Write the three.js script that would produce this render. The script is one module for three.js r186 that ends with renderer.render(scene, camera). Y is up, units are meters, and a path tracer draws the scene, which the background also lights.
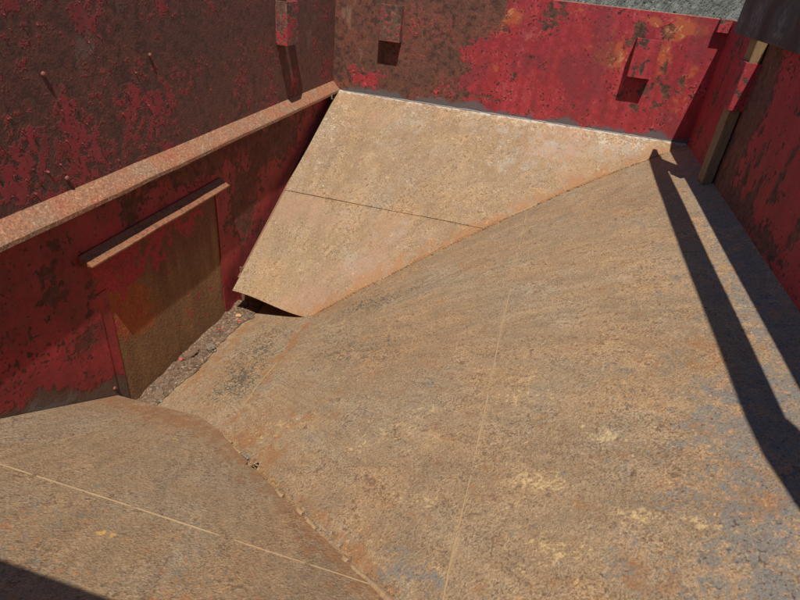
import * as THREE from 'three';
import { mergeGeometries } from 'three/addons/utils/BufferGeometryUtils.js';
import { RoundedBoxGeometry } from 'three/addons/geometries/RoundedBoxGeometry.js';

// ---------- camera, sky, sun, exposure ----------
const scene = new THREE.Scene();
const camera = new THREE.PerspectiveCamera(57.06, 4 / 3, 0.02, 400);
camera.position.set(1.1866, 0.654, 3.0784);
camera.rotation.set(-0.54926, 0.2146, 0.10727, 'YXZ');
scene.add(camera);

const renderer = new THREE.WebGLRenderer({ antialias: true });
renderer.toneMapping = THREE.LinearToneMapping;
renderer.toneMappingExposure = 1.0;
renderer.shadowMap.enabled = true;

{ // clear blue sky, paler towards the horizon
  const w = 256, h = 128, d = new Float32Array(w * h * 4);
  for (let j = 0; j < h; j++) for (let i = 0; i < w; i++) {
    const el = Math.max(0, ((j + 0.5) / h - 0.5) * 2), k = Math.pow(1 - el, 3.2), o = (j * w + i) * 4;
    d[o] = 0.068 + 0.19 * k; d[o + 1] = 0.128 + 0.21 * k; d[o + 2] = 0.265 + 0.2 * k; d[o + 3] = 1;
  }
  const sky = new THREE.DataTexture(d, w, h, THREE.RGBAFormat, THREE.FloatType);
  sky.mapping = THREE.EquirectangularReflectionMapping; sky.magFilter = sky.minFilter = THREE.LinearFilter; sky.needsUpdate = true;
  scene.background = sky; scene.environment = sky;
}
const sun = new THREE.DirectionalLight(new THREE.Color(1, 0.945, 0.86), 4.6);
sun.position.set(0.95 + 0.14 * 6, -0.3 + 6, 1.5 + 0.43 * 6);
sun.target.position.set(0.95, -0.3, 1.5);
sun.castShadow = true; sun.shadow.mapSize.set(4096, 4096);
Object.assign(sun.shadow.camera, { left: -3, right: 3, top: 3, bottom: -3, near: 0.5, far: 14 });
scene.add(sun, sun.target);

// ---------- noise ----------
let seedState = 1234567;
const rnd = () => { seedState = (seedState * 1664525 + 1013904223) >>> 0; return seedState / 4294967296; };
const TN = 1024, T = new Float32Array(TN * TN);
for (let i = 0; i < T.length; i++) T[i] = rnd() * 2 - 1;
function vn(x, y, s = 0) {                       // value noise in [-1, 1], one cell per unit
  x += s * 37.31; y += s * 91.73;
  const ix = Math.floor(x), iy = Math.floor(y);
  let fx = x - ix, fy = y - iy;
  fx = fx * fx * (3 - 2 * fx); fy = fy * fy * (3 - 2 * fy);
  const r0 = (iy & 1023) << 10, r1 = ((iy + 1) & 1023) << 10, c0 = ix & 1023, c1 = (ix + 1) & 1023;
  const a = T[r0 + c0], b = T[r0 + c1], c = T[r1 + c0], d = T[r1 + c1];
  return a + (b - a) * fx + (c - a + (a - b - c + d) * fx) * fy;
}
function fbm(x, y, o, s = 0) {
  let v = 0, a = 0.5;
  for (let k = 0; k < o; k++) { v += a * vn(x, y, s + k * 3); x = x * 2.03 + 5.1; y = y * 2.03 - 3.7; a *= 0.55; }
  return v;
}
const clamp = (x, a = 0, b = 1) => x < a ? a : x > b ? b : x;
const ss = (a, b, x) => { const t = clamp((x - a) / (b - a)); return t * t * (3 - 2 * t); };
const C = [0, 0, 0, 0.8, 0.5];                   // current texel: r g b (sRGB 0..255), roughness, height
const setc = (r, g, b) => { C[0] = r; C[1] = g; C[2] = b; };
const mixc = (r, g, b, k) => { C[0] += (r - C[0]) * k; C[1] += (g - C[1]) * k; C[2] += (b - C[2]) * k; };
const mul = (k) => { C[0] *= k; C[1] *= k; C[2] *= k; };
// sum of soft blobs [x, y, rx, ry, weight, turn]
function blobs(list, x, y) {
  let v = 0;
  for (const [bx, by, rx, ry, w, t = 0] of list) {
    const dx = x - bx, dy = y - by, R = 2.45 * (rx > ry ? rx : ry); if (dx > R || dx < -R || dy > R || dy < -R) continue;
    const c = Math.cos(t), s = Math.sin(t), u = (dx * c + dy * s) / rx, q = (-dx * s + dy * c) / ry, e = u * u + q * q;
    if (e < 6) v += w * Math.exp(-e);
  }
  return v;
}
// one colour map plus one relief/roughness map over the rectangle [x0, x1] x [y0, y1], in metres
function paintMaterial(x0, x1, y0, y1, W, H, fn, bump, opts = {}) {
  const col = new Uint8Array(W * H * 4), rel = new Uint8Array(W * H * 4);
  for (let j = 0; j < H; j++) for (let i = 0; i < W; i++) {
    const o = (j * W + i) * 4;
    C[3] = 0.85; C[4] = 0.5;
    fn(x0 + (i + 0.5) / W * (x1 - x0), y0 + (j + 0.5) / H * (y1 - y0));
    col[o] = clamp(C[0], 0, 255); col[o + 1] = clamp(C[1], 0, 255); col[o + 2] = clamp(C[2], 0, 255); col[o + 3] = 255;
    rel[o] = clamp(C[4]) * 255; rel[o + 1] = clamp(C[3]) * 255; rel[o + 2] = 0; rel[o + 3] = 255;
  }
  const mk = (d, srgb) => {
    const t = new THREE.DataTexture(d, W, H); t.magFilter = THREE.LinearFilter; t.minFilter = THREE.LinearMipmapLinearFilter; t.generateMipmaps = true; t.anisotropy = 8;
    if (srgb) t.colorSpace = THREE.SRGBColorSpace; t.needsUpdate = true; return t;
  };
  const r = mk(rel, false);
  const m = new THREE.MeshStandardMaterial({ map: mk(col, true), bumpMap: r, bumpScale: bump, roughnessMap: r, roughness: 1, metalness: 0, side: THREE.DoubleSide, ...opts });
  m.userData.uv = (a, b) => [(a - x0) / (x1 - x0), (b - y0) / (y1 - y0)];
  return m;
}

// ---------- the hopper's measures (metres) ----------
const WID = 1.9, LEN = 3.047, TOP = 0.56, FARS = 0.5266, REARS = 0.6188;
const BEND = 0.425, LOWX = -0.01;                // fold of the floor by the outlet; plane of the lower side wall
const GZ0 = 1.235, GZ1 = 1.915;                  // outlet gate
const floorY = (x) => -0.05246 * x * x + 0.56525 * x - 0.8842;
const chuteY = (x) => floorY(BEND) - (BEND - x) * 0.37;
const anyFloorY = (x) => x > BEND ? floorY(x) : chuteY(x);
const floorX = (y) => { let a = -0.3, b = 1.95; for (let k = 0; k < 40; k++) { const m = (a + b) / 2; if (anyFloorY(m) < y) a = m; else b = m; } return (a + b) / 2; };
const farZ = (x) => -anyFloorY(x) / FARS, rearZ = (x) => LEN + anyFloorY(x) / REARS;

// ---------- surface patterns ----------
// sand-blasted, sun-baked rusty steel: grain, pits, flow streaks towards the outlet
function rustFloor(x, z, s, P) {
  const dx = x - 0.15, dz = z - 1.57, r = Math.hypot(dx, dz) + 0.02, an = Math.atan2(dz, dx);
  const lo = fbm(x * 2.2, z * 2.2, 3, s + 3), mid = fbm(x * 15, z * 15, 4, s + 5), cl = fbm(x * 6 + lo, z * 6 - lo, 3, s + 55);
  const st = fbm(an * 14 + lo * 1.6, r * 3.0, 4, s + 1), st2 = fbm(an * 75 + mid * 2.2, r * 10, 3, s + 2);
  const gr = fbm(x * 210, z * 210, 2, s + 7), w = T[(((x * 830) | 0) * 7 + 13 & 1023) << 10 | ((z * 830) | 0) * 3 + s & 1023], spk = vn(x * 400, z * 400, s + 17), spk2 = vn(x * 340, z * 340, s + 27);
  setc(P.base[0], P.base[1], P.base[2]);
  mixc(P.dark[0], P.dark[1], P.dark[2], clamp(0.3 + st * 0.6 + lo * 0.7 + st2 * 0.5 + cl * 0.3) * 0.75);
  mixc(P.warm[0], P.warm[1], P.warm[2], clamp(0.08 + cl * 1.2 + mid * 0.5 - st * 0.4) * 0.66);
  mixc(P.grey[0], P.grey[1], P.grey[2], clamp(-0.12 - cl * 1.1 + mid * 0.5 - lo * 0.5) * 0.75);
  mul(1 + 0.07 * st2 + 0.14 * gr + 0.15 * w + 0.09 * mid);
  mixc(P.pale[0], P.pale[1], P.pale[2], ss(0.3, 0.85, spk + mid * 0.6 + st2 * 0.5 - 0.1) * 0.42);
  mixc(86, 62, 46, ss(0.3, 0.85, spk2 + mid * 0.5 - st2 * 0.5 + gr * 0.4) * 0.46);
  mixc(84, 58, 44, ss(0.42, 0.62, fbm(x * 80, z * 80, 2, s + 67) + mid * 0.3 + st2 * 0.25) * 0.4);
  C[3] = 0.88 - 0.08 * lo;
  C[4] = 0.5 + 0.22 * gr + 0.10 * w + 0.14 * mid + 0.12 * spk - 0.1 * spk2 + 0.08 * st2;
}
const STEEL = { base: [158, 131, 99], dark: [139, 114, 88], warm: [163, 127, 90], grey: [144, 131, 112], pale: [198, 169, 127] };
const chips = (x, z, s, f = 1) => fbm(x * 38 * f, z * 38 * f, 4, s);
const YELLOW = [[1.345, 2.238, 0.055, 0.03, 1], [1.497, 2.323, 0.035, 0.02, 1], [1.47, 2.117, 0.035, 0.025, 0.9], [1.41, 2.075, 0.03, 0.02, 0.7], [1.31, 1.714, 0.03, 0.02, 0.6], [1.252, 1.948, 0.03, 0.04, 0.6],
  [1.591, 2.34, 0.03, 0.025, 0.8], [1.377, 2.402, 0.06, 0.04, 0.7], [1.105, 2.287, 0.04, 0.03, 0.6], [0.96, 2.05, 0.06, 0.04, 0.8], [1.06, 1.984, 0.06, 0.02, 0.7], [0.888, 2.117, 0.04, 0.03, 0.7], [0.702, 1.779, 0.05, 0.03, 0.6], [1.295, 1.891, 0.04, 0.05, 0.5], [1.456, 1.851, 0.03, 0.02, 0.5], [0.55, 1.4, 0.1, 0.06, 0.45], [0.62, 2.0, 0.06, 0.05, 0.6]];
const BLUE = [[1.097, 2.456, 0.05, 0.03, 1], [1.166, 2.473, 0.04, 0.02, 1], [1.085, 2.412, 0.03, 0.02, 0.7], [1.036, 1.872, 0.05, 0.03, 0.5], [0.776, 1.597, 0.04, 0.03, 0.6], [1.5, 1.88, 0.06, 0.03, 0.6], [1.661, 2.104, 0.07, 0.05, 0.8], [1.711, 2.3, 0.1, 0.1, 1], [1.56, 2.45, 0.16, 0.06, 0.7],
  [1.681, 1.97, 0.07, 0.06, 0.7], [1.86, 1.6, 0.09, 0.9, 1.0], [1.86, 0.7, 0.07, 0.5, 0.7], [1.7, 1.5, 0.1, 0.2, 0.45], [1.44, 0.33, 0.12, 0.03, 0.6], [1.34, 0.75, 0.1, 0.04, 0.5], [1.78, 2.3, 0.12, 0.4, 0.9], [1.62, 2.2, 0.16, 0.3, 0.35], [1.66, 1.2, 0.14, 0.5, 0.2], [1.33, 2.02, 0.05, 0.05, 0.35]];  // long blobs beside the wall also paint in its shadow's bluish tint
const ORANGE = [[0.668, 2.132, 0.09, 0.04, 1, 0.7], [0.55, 2.03, 0.08, 0.05, 1], [0.683, 1.971, 0.08, 0.05, 0.5], [1.06, 2.47, 0.12, 0.018, 0.8, 0.75], [0.9, 2.335, 0.16, 0.018, 0.7, 0.7], [0.491, 1.242, 0.07, 0.05, 0.9], [0.43, 1.6, 0.03, 0.5, 0.75], [0.13, 1.57, 0.05, 0.6, 0.75], [1.628, 2.102, 0.05, 0.04, 0.6], [1.695, 2.305, 0.07, 0.06, 0.8], [1.495, 2.434, 0.06, 0.04, 0.7], [1.68, 1.85, 0.07, 0.12, 0.6], [0.3, 1.6, 0.1, 0.3, 0.3]];
const SPECK = [[0.3, 1.5, 0.13, 0.25, 1], [0.33, 1.75, 0.1, 0.12, 0.8], [0.78, 1.63, 0.16, 0.1, 0.7], [0.86, 1.2, 0.18, 0.07, 0.6], [0.68, 1.28, 0.14, 0.07, 0.9], [0.89, 2.04, 0.07, 0.04, 0.4], [1.17, 2.2, 0.08, 0.05, 0.4], [0.6, 1.5, 0.1, 0.2, 0.5]];
function mainFloor(x, z) {
  rustFloor(x, z, 100, STEEL);
  const c1 = chips(x, z, 21), c2 = chips(x, z, 31), c3 = chips(x, z, 51, 2.2), ft = fbm(x * 210, z * 210, 2, 71);
  const valley = x > BEND ? Math.max(0, 1 - Math.abs(z - farZ(x)) / 0.09) * 0.8 : 0;
  mixc(150, 98, 58, ss(0.25, 1.1, blobs(ORANGE, x, z) + valley * 0.5 + c1 * 1.1 + ft * 0.5) * 0.55);
  mixc(68, 62, 52, ss(0.36, 0.6, blobs(SPECK, x, z) * 0.42 + ft * 0.75 + c2 * 0.2) * 0.7);
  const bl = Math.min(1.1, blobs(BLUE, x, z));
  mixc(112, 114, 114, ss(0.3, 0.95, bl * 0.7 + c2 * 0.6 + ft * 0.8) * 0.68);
  mixc(70, 54, 45, ss(0.5, 0.7, bl * 0.14 + fbm(x * 230, z * 230, 2, 73) + c2 * 0.2) * 0.7);
  mixc(184, 124, 86, ss(0.5, 0.75, bl * 0.3 + c3 * 0.75 + ft * 0.55) * 0.55);
  mixc(210, 180, 126, ss(0.36, 0.8, Math.min(1, blobs(YELLOW, x, z)) * 0.6 + c3 * 0.6 + ft * 0.75) * 0.7);
  mixc(182, 150, 112, ss(0.012, 0.0, Math.abs(x - 1.197 - vn(z * 3, 1, 5) * 0.004)) * ss(-0.1, 0.5, vn(z * 9, 2, 8) + ft) * 0.4);
}
function rearFloor(x, z) {
  rustFloor(x, z, 200, STEEL);
  const c1 = chips(x, z, 121, 1.3), c3 = chips(x, z, 151, 2.3), ft = fbm(x * 210, z * 210, 2, 171);
  const low = ss(2.35, 2.75, z + fbm(x * 4, z * 4, 3, 33) * 0.3);
  mixc(116, 116, 110, ss(0.2, 0.5, c1 * 0.6 + ft * 0.5 + low * 0.18 - 0.08) * 0.5);
  mixc(186, 116, 66, ss(0.24, 0.45, c3 * 0.6 + ft * 0.4 + low * 0.18 - 0.08) * 0.5);
  const vz = Math.abs(z - rearZ(clamp(x, 0.42, 1.9))) * 0.75;
  mixc(146, 94, 56, ss(0.5, 1.0, 1.05 - vz * 9 + c1 * 0.9 + ft * 0.4) * 0.45);
  mixc(226, 172, 92, ss(0.45, 0.6, blobs([[0.588, 2.592, 0.03, 0.015, 1], [0.36, 2.14, 0.04, 0.02, 0.7], [0.3, 2.1, 0.06, 0.02, 0.5], [0.8, 2.47, 0.05, 0.02, 0.5]], x, z) * 0.6 + c3 * 0.5) * 0.8);
}
const GREY_FAR = [[0.492, 0.12, 0.09, 0.09, 0.7], [1.29, 0.18, 0.16, 0.12, 0.9], [1.6, 0.1, 0.2, 0.1, 1], [1.1, 0.3, 0.15, 0.1, 0.6], [0.55, 1.0, 0.12, 0.1, 0.7], [0.7, 0.8, 0.14, 0.1, 0.5], [0.08, 0.3, 0.08, 0.35, 0.5], [1.0, 0.1, 0.3, 0.06, 0.7], [0.4, 0.3, 0.1, 0.08, 0.5]];
function farFloor(x, z) {
  rustFloor(x, z, 300, STEEL);
  const c1 = chips(x, z, 221, 0.7), c2 = chips(x, z, 231, 1.4), c3 = chips(x, z, 251, 2.2), ft = fbm(x * 210, z * 210, 2, 271);
  const g = blobs(GREY_FAR, x, z);
  mixc(164, 158, 150, ss(0.2, 0.8, g * 0.55 + c1 * 0.6 + ft * 0.6) * 0.68);
  mixc(190, 126, 84, ss(0.42, 0.6, Math.min(1, g) * 0.3 + c2 * 0.7 + ft * 0.2) * ss(0.9, 1.3, x) * 0.5);
  mixc(204, 190, 168, ss(0.3, 0.7, blobs([[1.5, 0.05, 0.35, 0.05, 0.4], [0.9, 0.03, 0.4, 0.04, 0.4], [0.45, 0.1, 0.1, 0.08, 0.35], [0.1, 0.25, 0.08, 0.2, 0.3]], x, z) + c3 * 0.6 + ft * 0.6) * 0.6);
  mixc(164, 128, 104, ss(0.0, 0.5, fbm(x * 5, z * 5, 4, 281) + ft * 0.3) * 0.5);
  const dv = Math.abs(x - floorX(-FARS * z));
  mixc(158, 108, 68, ss(0.45, 1.1, 1.1 - dv * 9 + c1 * 1.3 + ft * 0.7) * 0.6);
  mixc(196, 192, 184, ss(0.022, 0.008, z + c2 * 0.02) * 0.7);
  mixc(214, 176, 118, ss(0.5, 0.62, c3 * 0.9 + c1 * 0.2) * 0.5);
}
let lastE = 0;
const RED = [166, 50, 56], RUST = [108, 71, 57];
// old red paint over brown rust; p > 0 where paint holds
function paintOrRust(a, b, s, p, red, rust, fade = 0.5, scratch = 0) {
  const f1 = fbm(a * 8, b * 8, 4, s), f2 = fbm(a * 56, b * 56, 4, s + 11), f3 = fbm(a * 210, b * 210, 2, s + 23), dr = fbm(a * 40, b * 3, 3, s + 31), w = T[(((a * 700) | 0) * 5 + 13 & 1023) << 10 | ((b * 700) | 0) * 3 + s & 1023];
  const e = p + f1 * 0.8 + f2 * 1.0 + f3 * 0.24, k = ss(-0.03, 0.03, e);
  setc(rust[0], rust[1], rust[2]);
  mixc(rust[0] * 1.4, rust[1] * 1.25, rust[2] * 1.15, clamp(0.25 + f1 + f2 * 0.7 + dr * 0.3) * 0.55);
  mixc(rust[0] * 0.55, rust[1] * 0.58, rust[2] * 0.62, ss(0.1, 0.45, -f2 + f3 * 0.6 + dr * 0.3) * 0.65);
  mul(1 + 0.24 * f3 + 0.14 * w);
  mixc(red[0] * 0.85, red[1] * 1.1, red[2] * 1.05, ss(0.25, 0.33, fbm(a * 110, b * 110, 3, s + 41) + p * 0.2 + f1 * 0.4) * 0.75);
  const r0 = C[0], g0 = C[1], b0 = C[2];
  const v = 1 + 0.13 * f1 + 0.10 * dr + 0.08 * f3 + 0.05 * w + 0.1 * f2;
  setc(red[0] * v, red[1] * v, red[2] * v);
  mixc(red[0] * 1.06 + 10, red[1] * 1.25 + 20, red[2] * 1.2 + 18, clamp(dr + f2 * 0.7) * fade);
  if (scratch) mixc(210, 166, 146, Math.max(ss(0.955, 0.995, 1 - Math.abs(vn(a * 13 + f1 * 4, b * 11 + f2 * 1.2, s + 57))) * ss(0.1, 0.5, vn(a * 17, b * 17, s + 58)), ss(0.4, 0.6, fbm(a * 120, b * 70, 2, s + 59) + f1 * 0.5)) * scratch);
  mixc(rust[0] * 0.5, rust[1] * 0.5, rust[2] * 0.5, ss(0.74, 0.84, vn(a * 140, b * 140, s + 77) + f2 * 0.3 + f1 * 0.7 - 0.05) * 0.85);
  const edge = ss(0.1, 0.0, e) * k;
  mixc(red[0] * 0.95 + 18, red[1] * 1.1 + 30, red[2] * 1.1 + 24, edge * 0.5);
  C[0] = r0 + (C[0] - r0) * k; C[1] = g0 + (C[1] - g0) * k; C[2] = b0 + (C[2] - b0) * k;
  C[3] = 0.92 - 0.22 * k + 0.15 * f2 * k;
  C[4] = 0.3 + 0.14 * f3 + 0.12 * f2 + 0.05 * w + k * (0.2 + 0.22 * edge - 0.12 * f3);
  lastE = e; return k;
}
const UPPER = [[2.05, 0.1, 0.16, 0.12, 1.0], [2.1, 0.2, 0.09, 0.1, 0.5], [1.78, 0.463, 0.03, 0.03, 1.1], [1.74, 0.43, 0.02, 0.02, 0.9], [1.62, 0.2, 0.17, 0.09, 0.62], [1.24, 0.285, 0.09, 0.06, 0.55], [1.45, 0.23, 0.1, 0.06, 0.5], [1.9, 0.17, 0.1, 0.06, 0.4], [1.43, 0.46, 0.04, 0.03, 0.6], [2.02, 0.5, 0.06, 0.03, 0.7], [0.15, 0.1, 0.1, 0.08, 0.4], [0.6, 0.35, 0.05, 0.1, 0.3], [1.75, 0.12, 0.1, 0.04, 0.5], [1.0, 0.08, 0.3, 0.03, 0.35], [1.2, 0.4, 0.06, 0.05, 0.3], [1.6, 0.05, 0.4, 0.03, 0.3], [2.4, 0.2, 0.3, 0.2, 0.4]];
function upperWall(z, y) {
  paintOrRust(z, y, 400, -0.5 + 0.7 * blobs(UPPER, z, y), RED, RUST, 0.3);
  const dustAndDim = 0.52 + 0.5 * fbm(z * 12, y * 12, 3, 83) + 0.3 * fbm(z * 90, y * 90, 2, 84);
  mixc(104, 66, 57, clamp(dustAndDim) * 0.7);  // brown dust film, thickened to dim the wall as shade would
  const g = blobs([[1.79, 0.38, 0.05, 0.05, 1], [1.81, 0.28, 0.04, 0.05, 0.9], [1.73, 0.4, 0.03, 0.06, 0.8], [1.75, 0.19, 0.03, 0.03, 0.6], [1.7, 0.5, 0.1, 0.06, 0.8], [0.3, 0.3, 0.12, 0.2, 0.7], [1.5, 0.45, 0.1, 0.1, 0.4], [1.1, 0.25, 0.06, 0.2, 0.4]], z, y);
  mixc(126, 112, 96, ss(0.35, 0.75, g * 0.55 + fbm(z * 26, y * 10, 4, 77) * 0.6 + vn(z * 120, y * 60, 7) * 0.12) * 0.5);
}
const LOWER = [[2.06, -0.145, 0.04, 0.03, -1.0], [2.02, -0.09, 0.03, 0.04, -0.9], [2.05, -0.225, 0.045, 0.03, -1.0], [2.19, -0.145, 0.03, 0.03, -0.9], [2.0, -0.43, 0.06, 0.045, -1.0], [1.96, -0.38, 0.03, 0.06, -0.9], [1.92, -0.25, 0.04, 0.06, -1.0], [2.17, -0.3, 0.02, 0.02, -0.9], [2.03, -0.42, 0.04, 0.04, -0.6],
  [1.45, -0.06, 0.2, 0.06, -1.4, 0.1], [1.2, -0.06, 0.16, 0.06, -1.3], [0.7, -0.1, 0.35, 0.14, -1.3], [1.0, -0.15, 0.06, 0.1, 0.7], [1.02, -0.3, 0.14, 0.22, -1.2], [1.14, -0.12, 0.05, 0.06, 0.6], [1.7, -0.1, 0.06, 0.04, -0.8], [0.95, -0.05, 0.1, 0.03, -0.5]];
function lowerWall(z, y) {
  const foot = ss(0.06, -0.04, y + 0.46 + 0.19 * (2.3 - z) / 0.4 + fbm(z * 12, y * 12, 3, 9) * 0.06);
  const k = paintOrRust(z, y, 500, 0.72 + blobs(LOWER, z, y) - foot * 2.2, RED, RUST, 0.15);
  mixc(90, 34, 24, clamp(0.45 + 0.6 * fbm(z * 11, y * 11, 4, 87) + 0.3 * fbm(z * 110, y * 110, 2, 88)) * 0.7);  // red-brown film darkens the paint, standing in for deeper shade on this wall
  mixc(98, 86, 74, foot * (1 - k) * 0.75);
  mixc(112, 112, 110, foot * ss(0.15, 0.4, fbm(z * 10, y * 16, 3, 19)) * 0.6);
}
function gateFace(z, y) {
  const f = fbm(z * 6, y * 6, 4, 5), f2 = fbm(z * 34, y * 34, 4, 15), ft = fbm(z * 200, y * 200, 2, 25), dr = fbm(z * 34, y * 4, 3, 35), w = T[(((z * 700) | 0) * 5 & 1023) << 10 | ((y * 700) | 0) * 3 & 1023];
  setc(138, 100, 64); mixc(108, 78, 52, clamp(0.4 + dr + f2 * 0.8) * 0.7);
  const up = ss(-0.12, 0.22, y + 0.42 + f * 0.22 + dr * 0.14 + f2 * 0.10);
  mixc(112, 64, 46, up * 0.8);
  mixc(168, 84, 42, ss(0.2, 0.85, blobs([[1.84, -0.38, 0.11, 0.1, 1], [1.76, -0.43, 0.1, 0.08, 0.9], [1.86, -0.3, 0.06, 0.09, 0.7], [1.7, -0.52, 0.1, 0.04, 0.5]], z, y) + f2 * 0.35 + dr * 0.3) * 0.75);
  const e = (y + 0.26) * 4 + (z - 1.62) * 1.8 + f * 0.9 + f2 * 0.8 - 0.1; mixc(RED[0], RED[1], RED[2], ss(-0.02, 0.06, e) * 0.8);
  mixc(RED[0], RED[1], RED[2], ss(0.5, 0.56, fbm(z * 30, y * 30, 4, 45)) * 0.6);
  mul(1 + 0.2 * ft + 0.12 * w + 0.1 * f2);
  C[3] = 0.9; C[4] = 0.5 + 0.25 * ft + 0.2 * f2 + 0.06 * w;
}
const FARW = [[0.19, 0.09, 0.09, 0.045, 1.1], [0.3, 0.13, 0.05, 0.04, 0.8], [0.1, 0.12, 0.05, 0.06, 0.55], [0.62, 0.07, 0.1, 0.03, 0.35], [0.75, 0.12, 0.06, 0.07, 0.35], [0.66, 0.42, 0.05, 0.12, 0.2]];
const FARHOLE = [[1.1, 0.49, 0.12, 0.08, -0.62], [1.523, 0.485, 0.026, 0.034, -2.3], [1.65, 0.485, 0.03, 0.034, -2.2], [1.5, 0.42, 0.03, 0.03, -1.3], [1.37, 0.33, 0.03, 0.015, -1.3], [1.44, 0.33, 0.02, 0.03, -1.4], [1.72, 0.22, 0.02, 0.03, -1.6], [1.7, 0.16, 0.025, 0.02, -1.4], [1.6, 0.14, 0.03, 0.02, -1.3], [1.68, 0.34, 0.02, 0.03, -1.2], [1.27, 0.09, 0.1, 0.02, -0.9], [1.52, 0.2, 0.03, 0.03, -1.1], [1.62, 0.22, 0.02, 0.03, -1.2], [0.98, 0.2, 0.02, 0.03, -1.1], [0.85, 0.08, 0.1, 0.02, -1.1], [1.78, 0.28, 0.02, 0.06, -0.7], [1.55, 0.3, 0.02, 0.03, -0.9]];
function farWall(x, y) {
  const border = 0.80 + 0.14 * ss(0.28, 0.45, y) + fbm(y * 9, x * 5, 4, 3) * 0.16;
  const p = -0.75 + 1.5 * ss(-0.09, 0.09, x - border) + blobs(FARW, x, y) + blobs(FARHOLE, x, y);
  const k = paintOrRust(x, y, 700, p, RED, RUST, 0.5, 0.3);
  const f = fbm(x * 16, y * 16, 4, 61), ft = fbm(x * 150, y * 150, 2, 63), f2 = fbm(x * 50, y * 50, 3, 65);
  // primer and orange rust breaking through
  const org = blobs([[1.4, 0.36, 0.08, 0.06, 1], [1.46, 0.33, 0.05, 0.09, 0.9], [1.3, 0.38, 0.04, 0.02, 0.9], [1.74, 0.5, 0.1, 0.04, 1.2], [1.66, 0.4, 0.05, 0.12, 0.9], [1.58, 0.52, 0.06, 0.03, 0.8], [1.79, 0.27, 0.035, 0.16, 0.8, -0.15], [1.7, 0.14, 0.05, 0.1, 0.4], [0.95, 0.5, 0.08, 0.07, 0.55], [0.9, 0.45, 0.06, 0.1, 0.5]], x, y);
  mixc(188, 98, 58, ss(0.3, 0.7, org * 0.75 + f * 0.6 + f2 * 0.4) * (0.4 + 0.45 * k));
  mixc(216, 172, 120, ss(0.46, 0.62, org * 0.35 + f2 * 0.6 + ft * 0.25) * 0.6);
  mixc(110, 82, 66, ss(0.5, 0.64, (1 - k) * 0.3 + f2 * 0.5 + ft * 0.2) * ss(0.85, 1.0, x) * 0.6);
  mixc(126, 52, 54, ss(0.0, 0.55, fbm(x * 10, y * 5, 4, 68) + f2 * 0.3) * k * 0.6);
  // chalky smears at the rusty end
  mixc(170, 146, 120, ss(0.4, 0.75, blobs([[0.07, 0.4, 0.07, 0.14, 0.9], [0.17, 0.3, 0.05, 0.12, 0.7], [0.12, 0.2, 0.06, 0.08, 0.6]], x, y) * 0.5 + fbm(x * 30, y * 12, 4, 69) * 0.7) * 0.45);
  // bare grey metal strip where the sheets were welded at the foot
  mixc(104, 98, 98, ss(0.012, -0.012, y - 0.024 - fbm(x * 16, 3, 4, 71) * 0.04 - 0.016 * vn(x * 5, 8, 2)) * (x > 0.02 ? 0.9 : 0));
}
const RIGHTW = [[0.66, 0.46, 0.16, 0.14, -1.6], [0.72, 0.32, 0.13, 0.16, -1.5], [0.74, 0.16, 0.1, 0.1, -1.2], [0.72, 0.03, 0.12, 0.08, -1.2], [0.22, 0.38, 0.03, 0.14, -1.3], [0.3, 0.46, 0.03, 0.06, -0.9], [0.95, 0.03, 0.3, 0.035, -1.0], [1.06, 0.07, 0.04, 0.06, -1.3], [1.1, 0.12, 0.02, 0.05, -1.2], [1.23, 0.17, 0.02, 0.05, -1.3], [1.47, 0.13, 0.03, 0.07, -1.5], [1.24, 0.27, 0.02, 0.04, -1.0], [0.95, 0.13, 0.03, 0.05, -1.1], [1.28, 0.03, 0.1, 0.03, -1.0], [1.4, 0.04, 0.15, 0.03, -0.8], [0.15, 0.12, 0.05, 0.08, -0.8], [1.0, 0.22, 0.02, 0.04, -0.9]];
function rightWall(z, y) {
  paintOrRust(z, y, 800, 0.62 + blobs(RIGHTW, z, y) + 0.28 * fbm(z * 30, y * 4, 3, 90), RED, RUST, 0.25);
  mixc(150, 106, 92, ss(0.3, 0.5, fbm((z + y * 0.25) * 40, y * 2, 3, 93)) * 0.16);
}
function ledgeSteel(z, t) {
  const g = fbm(z * 190, t * 190, 2, 905), m = fbm(z * 20, t * 20, 4, 907), w = T[(((z * 660) | 0) * 5 & 1023) << 10 | ((t * 800) | 0) * 3 & 1023], sp = vn(z * 260, t * 260, 911);
  setc(156, 112, 84); mixc(172, 108, 74, clamp(m + 0.25) * 0.65); mixc(150, 70, 56, ss(0.3, 0.6, m + g * 0.4) * 0.35); mixc(148, 128, 104, ss(0.05, 0.5, -m + g * 0.3) * 0.5);
  mixc(104, 76, 62, ss(0.25, 0.8, sp + g * 0.5) * 0.45); mixc(206, 172, 140, ss(0.3, 0.9, -sp + g * 0.5) * 0.35); mul(1 + 0.18 * g + 0.14 * w);
  C[3] = 0.88; C[4] = 0.5 + 0.3 * g + 0.12 * w - 0.1 * sp;
}
function pocketPaint(a, b) {
  const k = paintOrRust(a, b, 950, -0.25, RED, [114, 82, 67], 0.5);
  mixc(176, 140, 104, ss(0.3, 0.5, fbm(a * 60, b * 60, 3, 955)) * (1 - k) * 0.4);
}
function redPocket(a, b) { paintOrRust(a, b, 970, 0.4, RED, [106, 78, 63], 0.5, 0.3); }
function barSteel(a, b) {
  const g = fbm(a * 120, b * 120, 3, 985), m = fbm(a * 18, b * 18, 4, 987);
  setc(142, 98, 70); mixc(180, 106, 64, clamp(m + 0.3) * 0.6); mixc(80, 56, 50, ss(0.1, 0.35, g + m * 0.5) * 0.6); mul(1 + 0.2 * g); C[3] = 0.85; C[4] = 0.5 + 0.3 * g;
}
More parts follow.
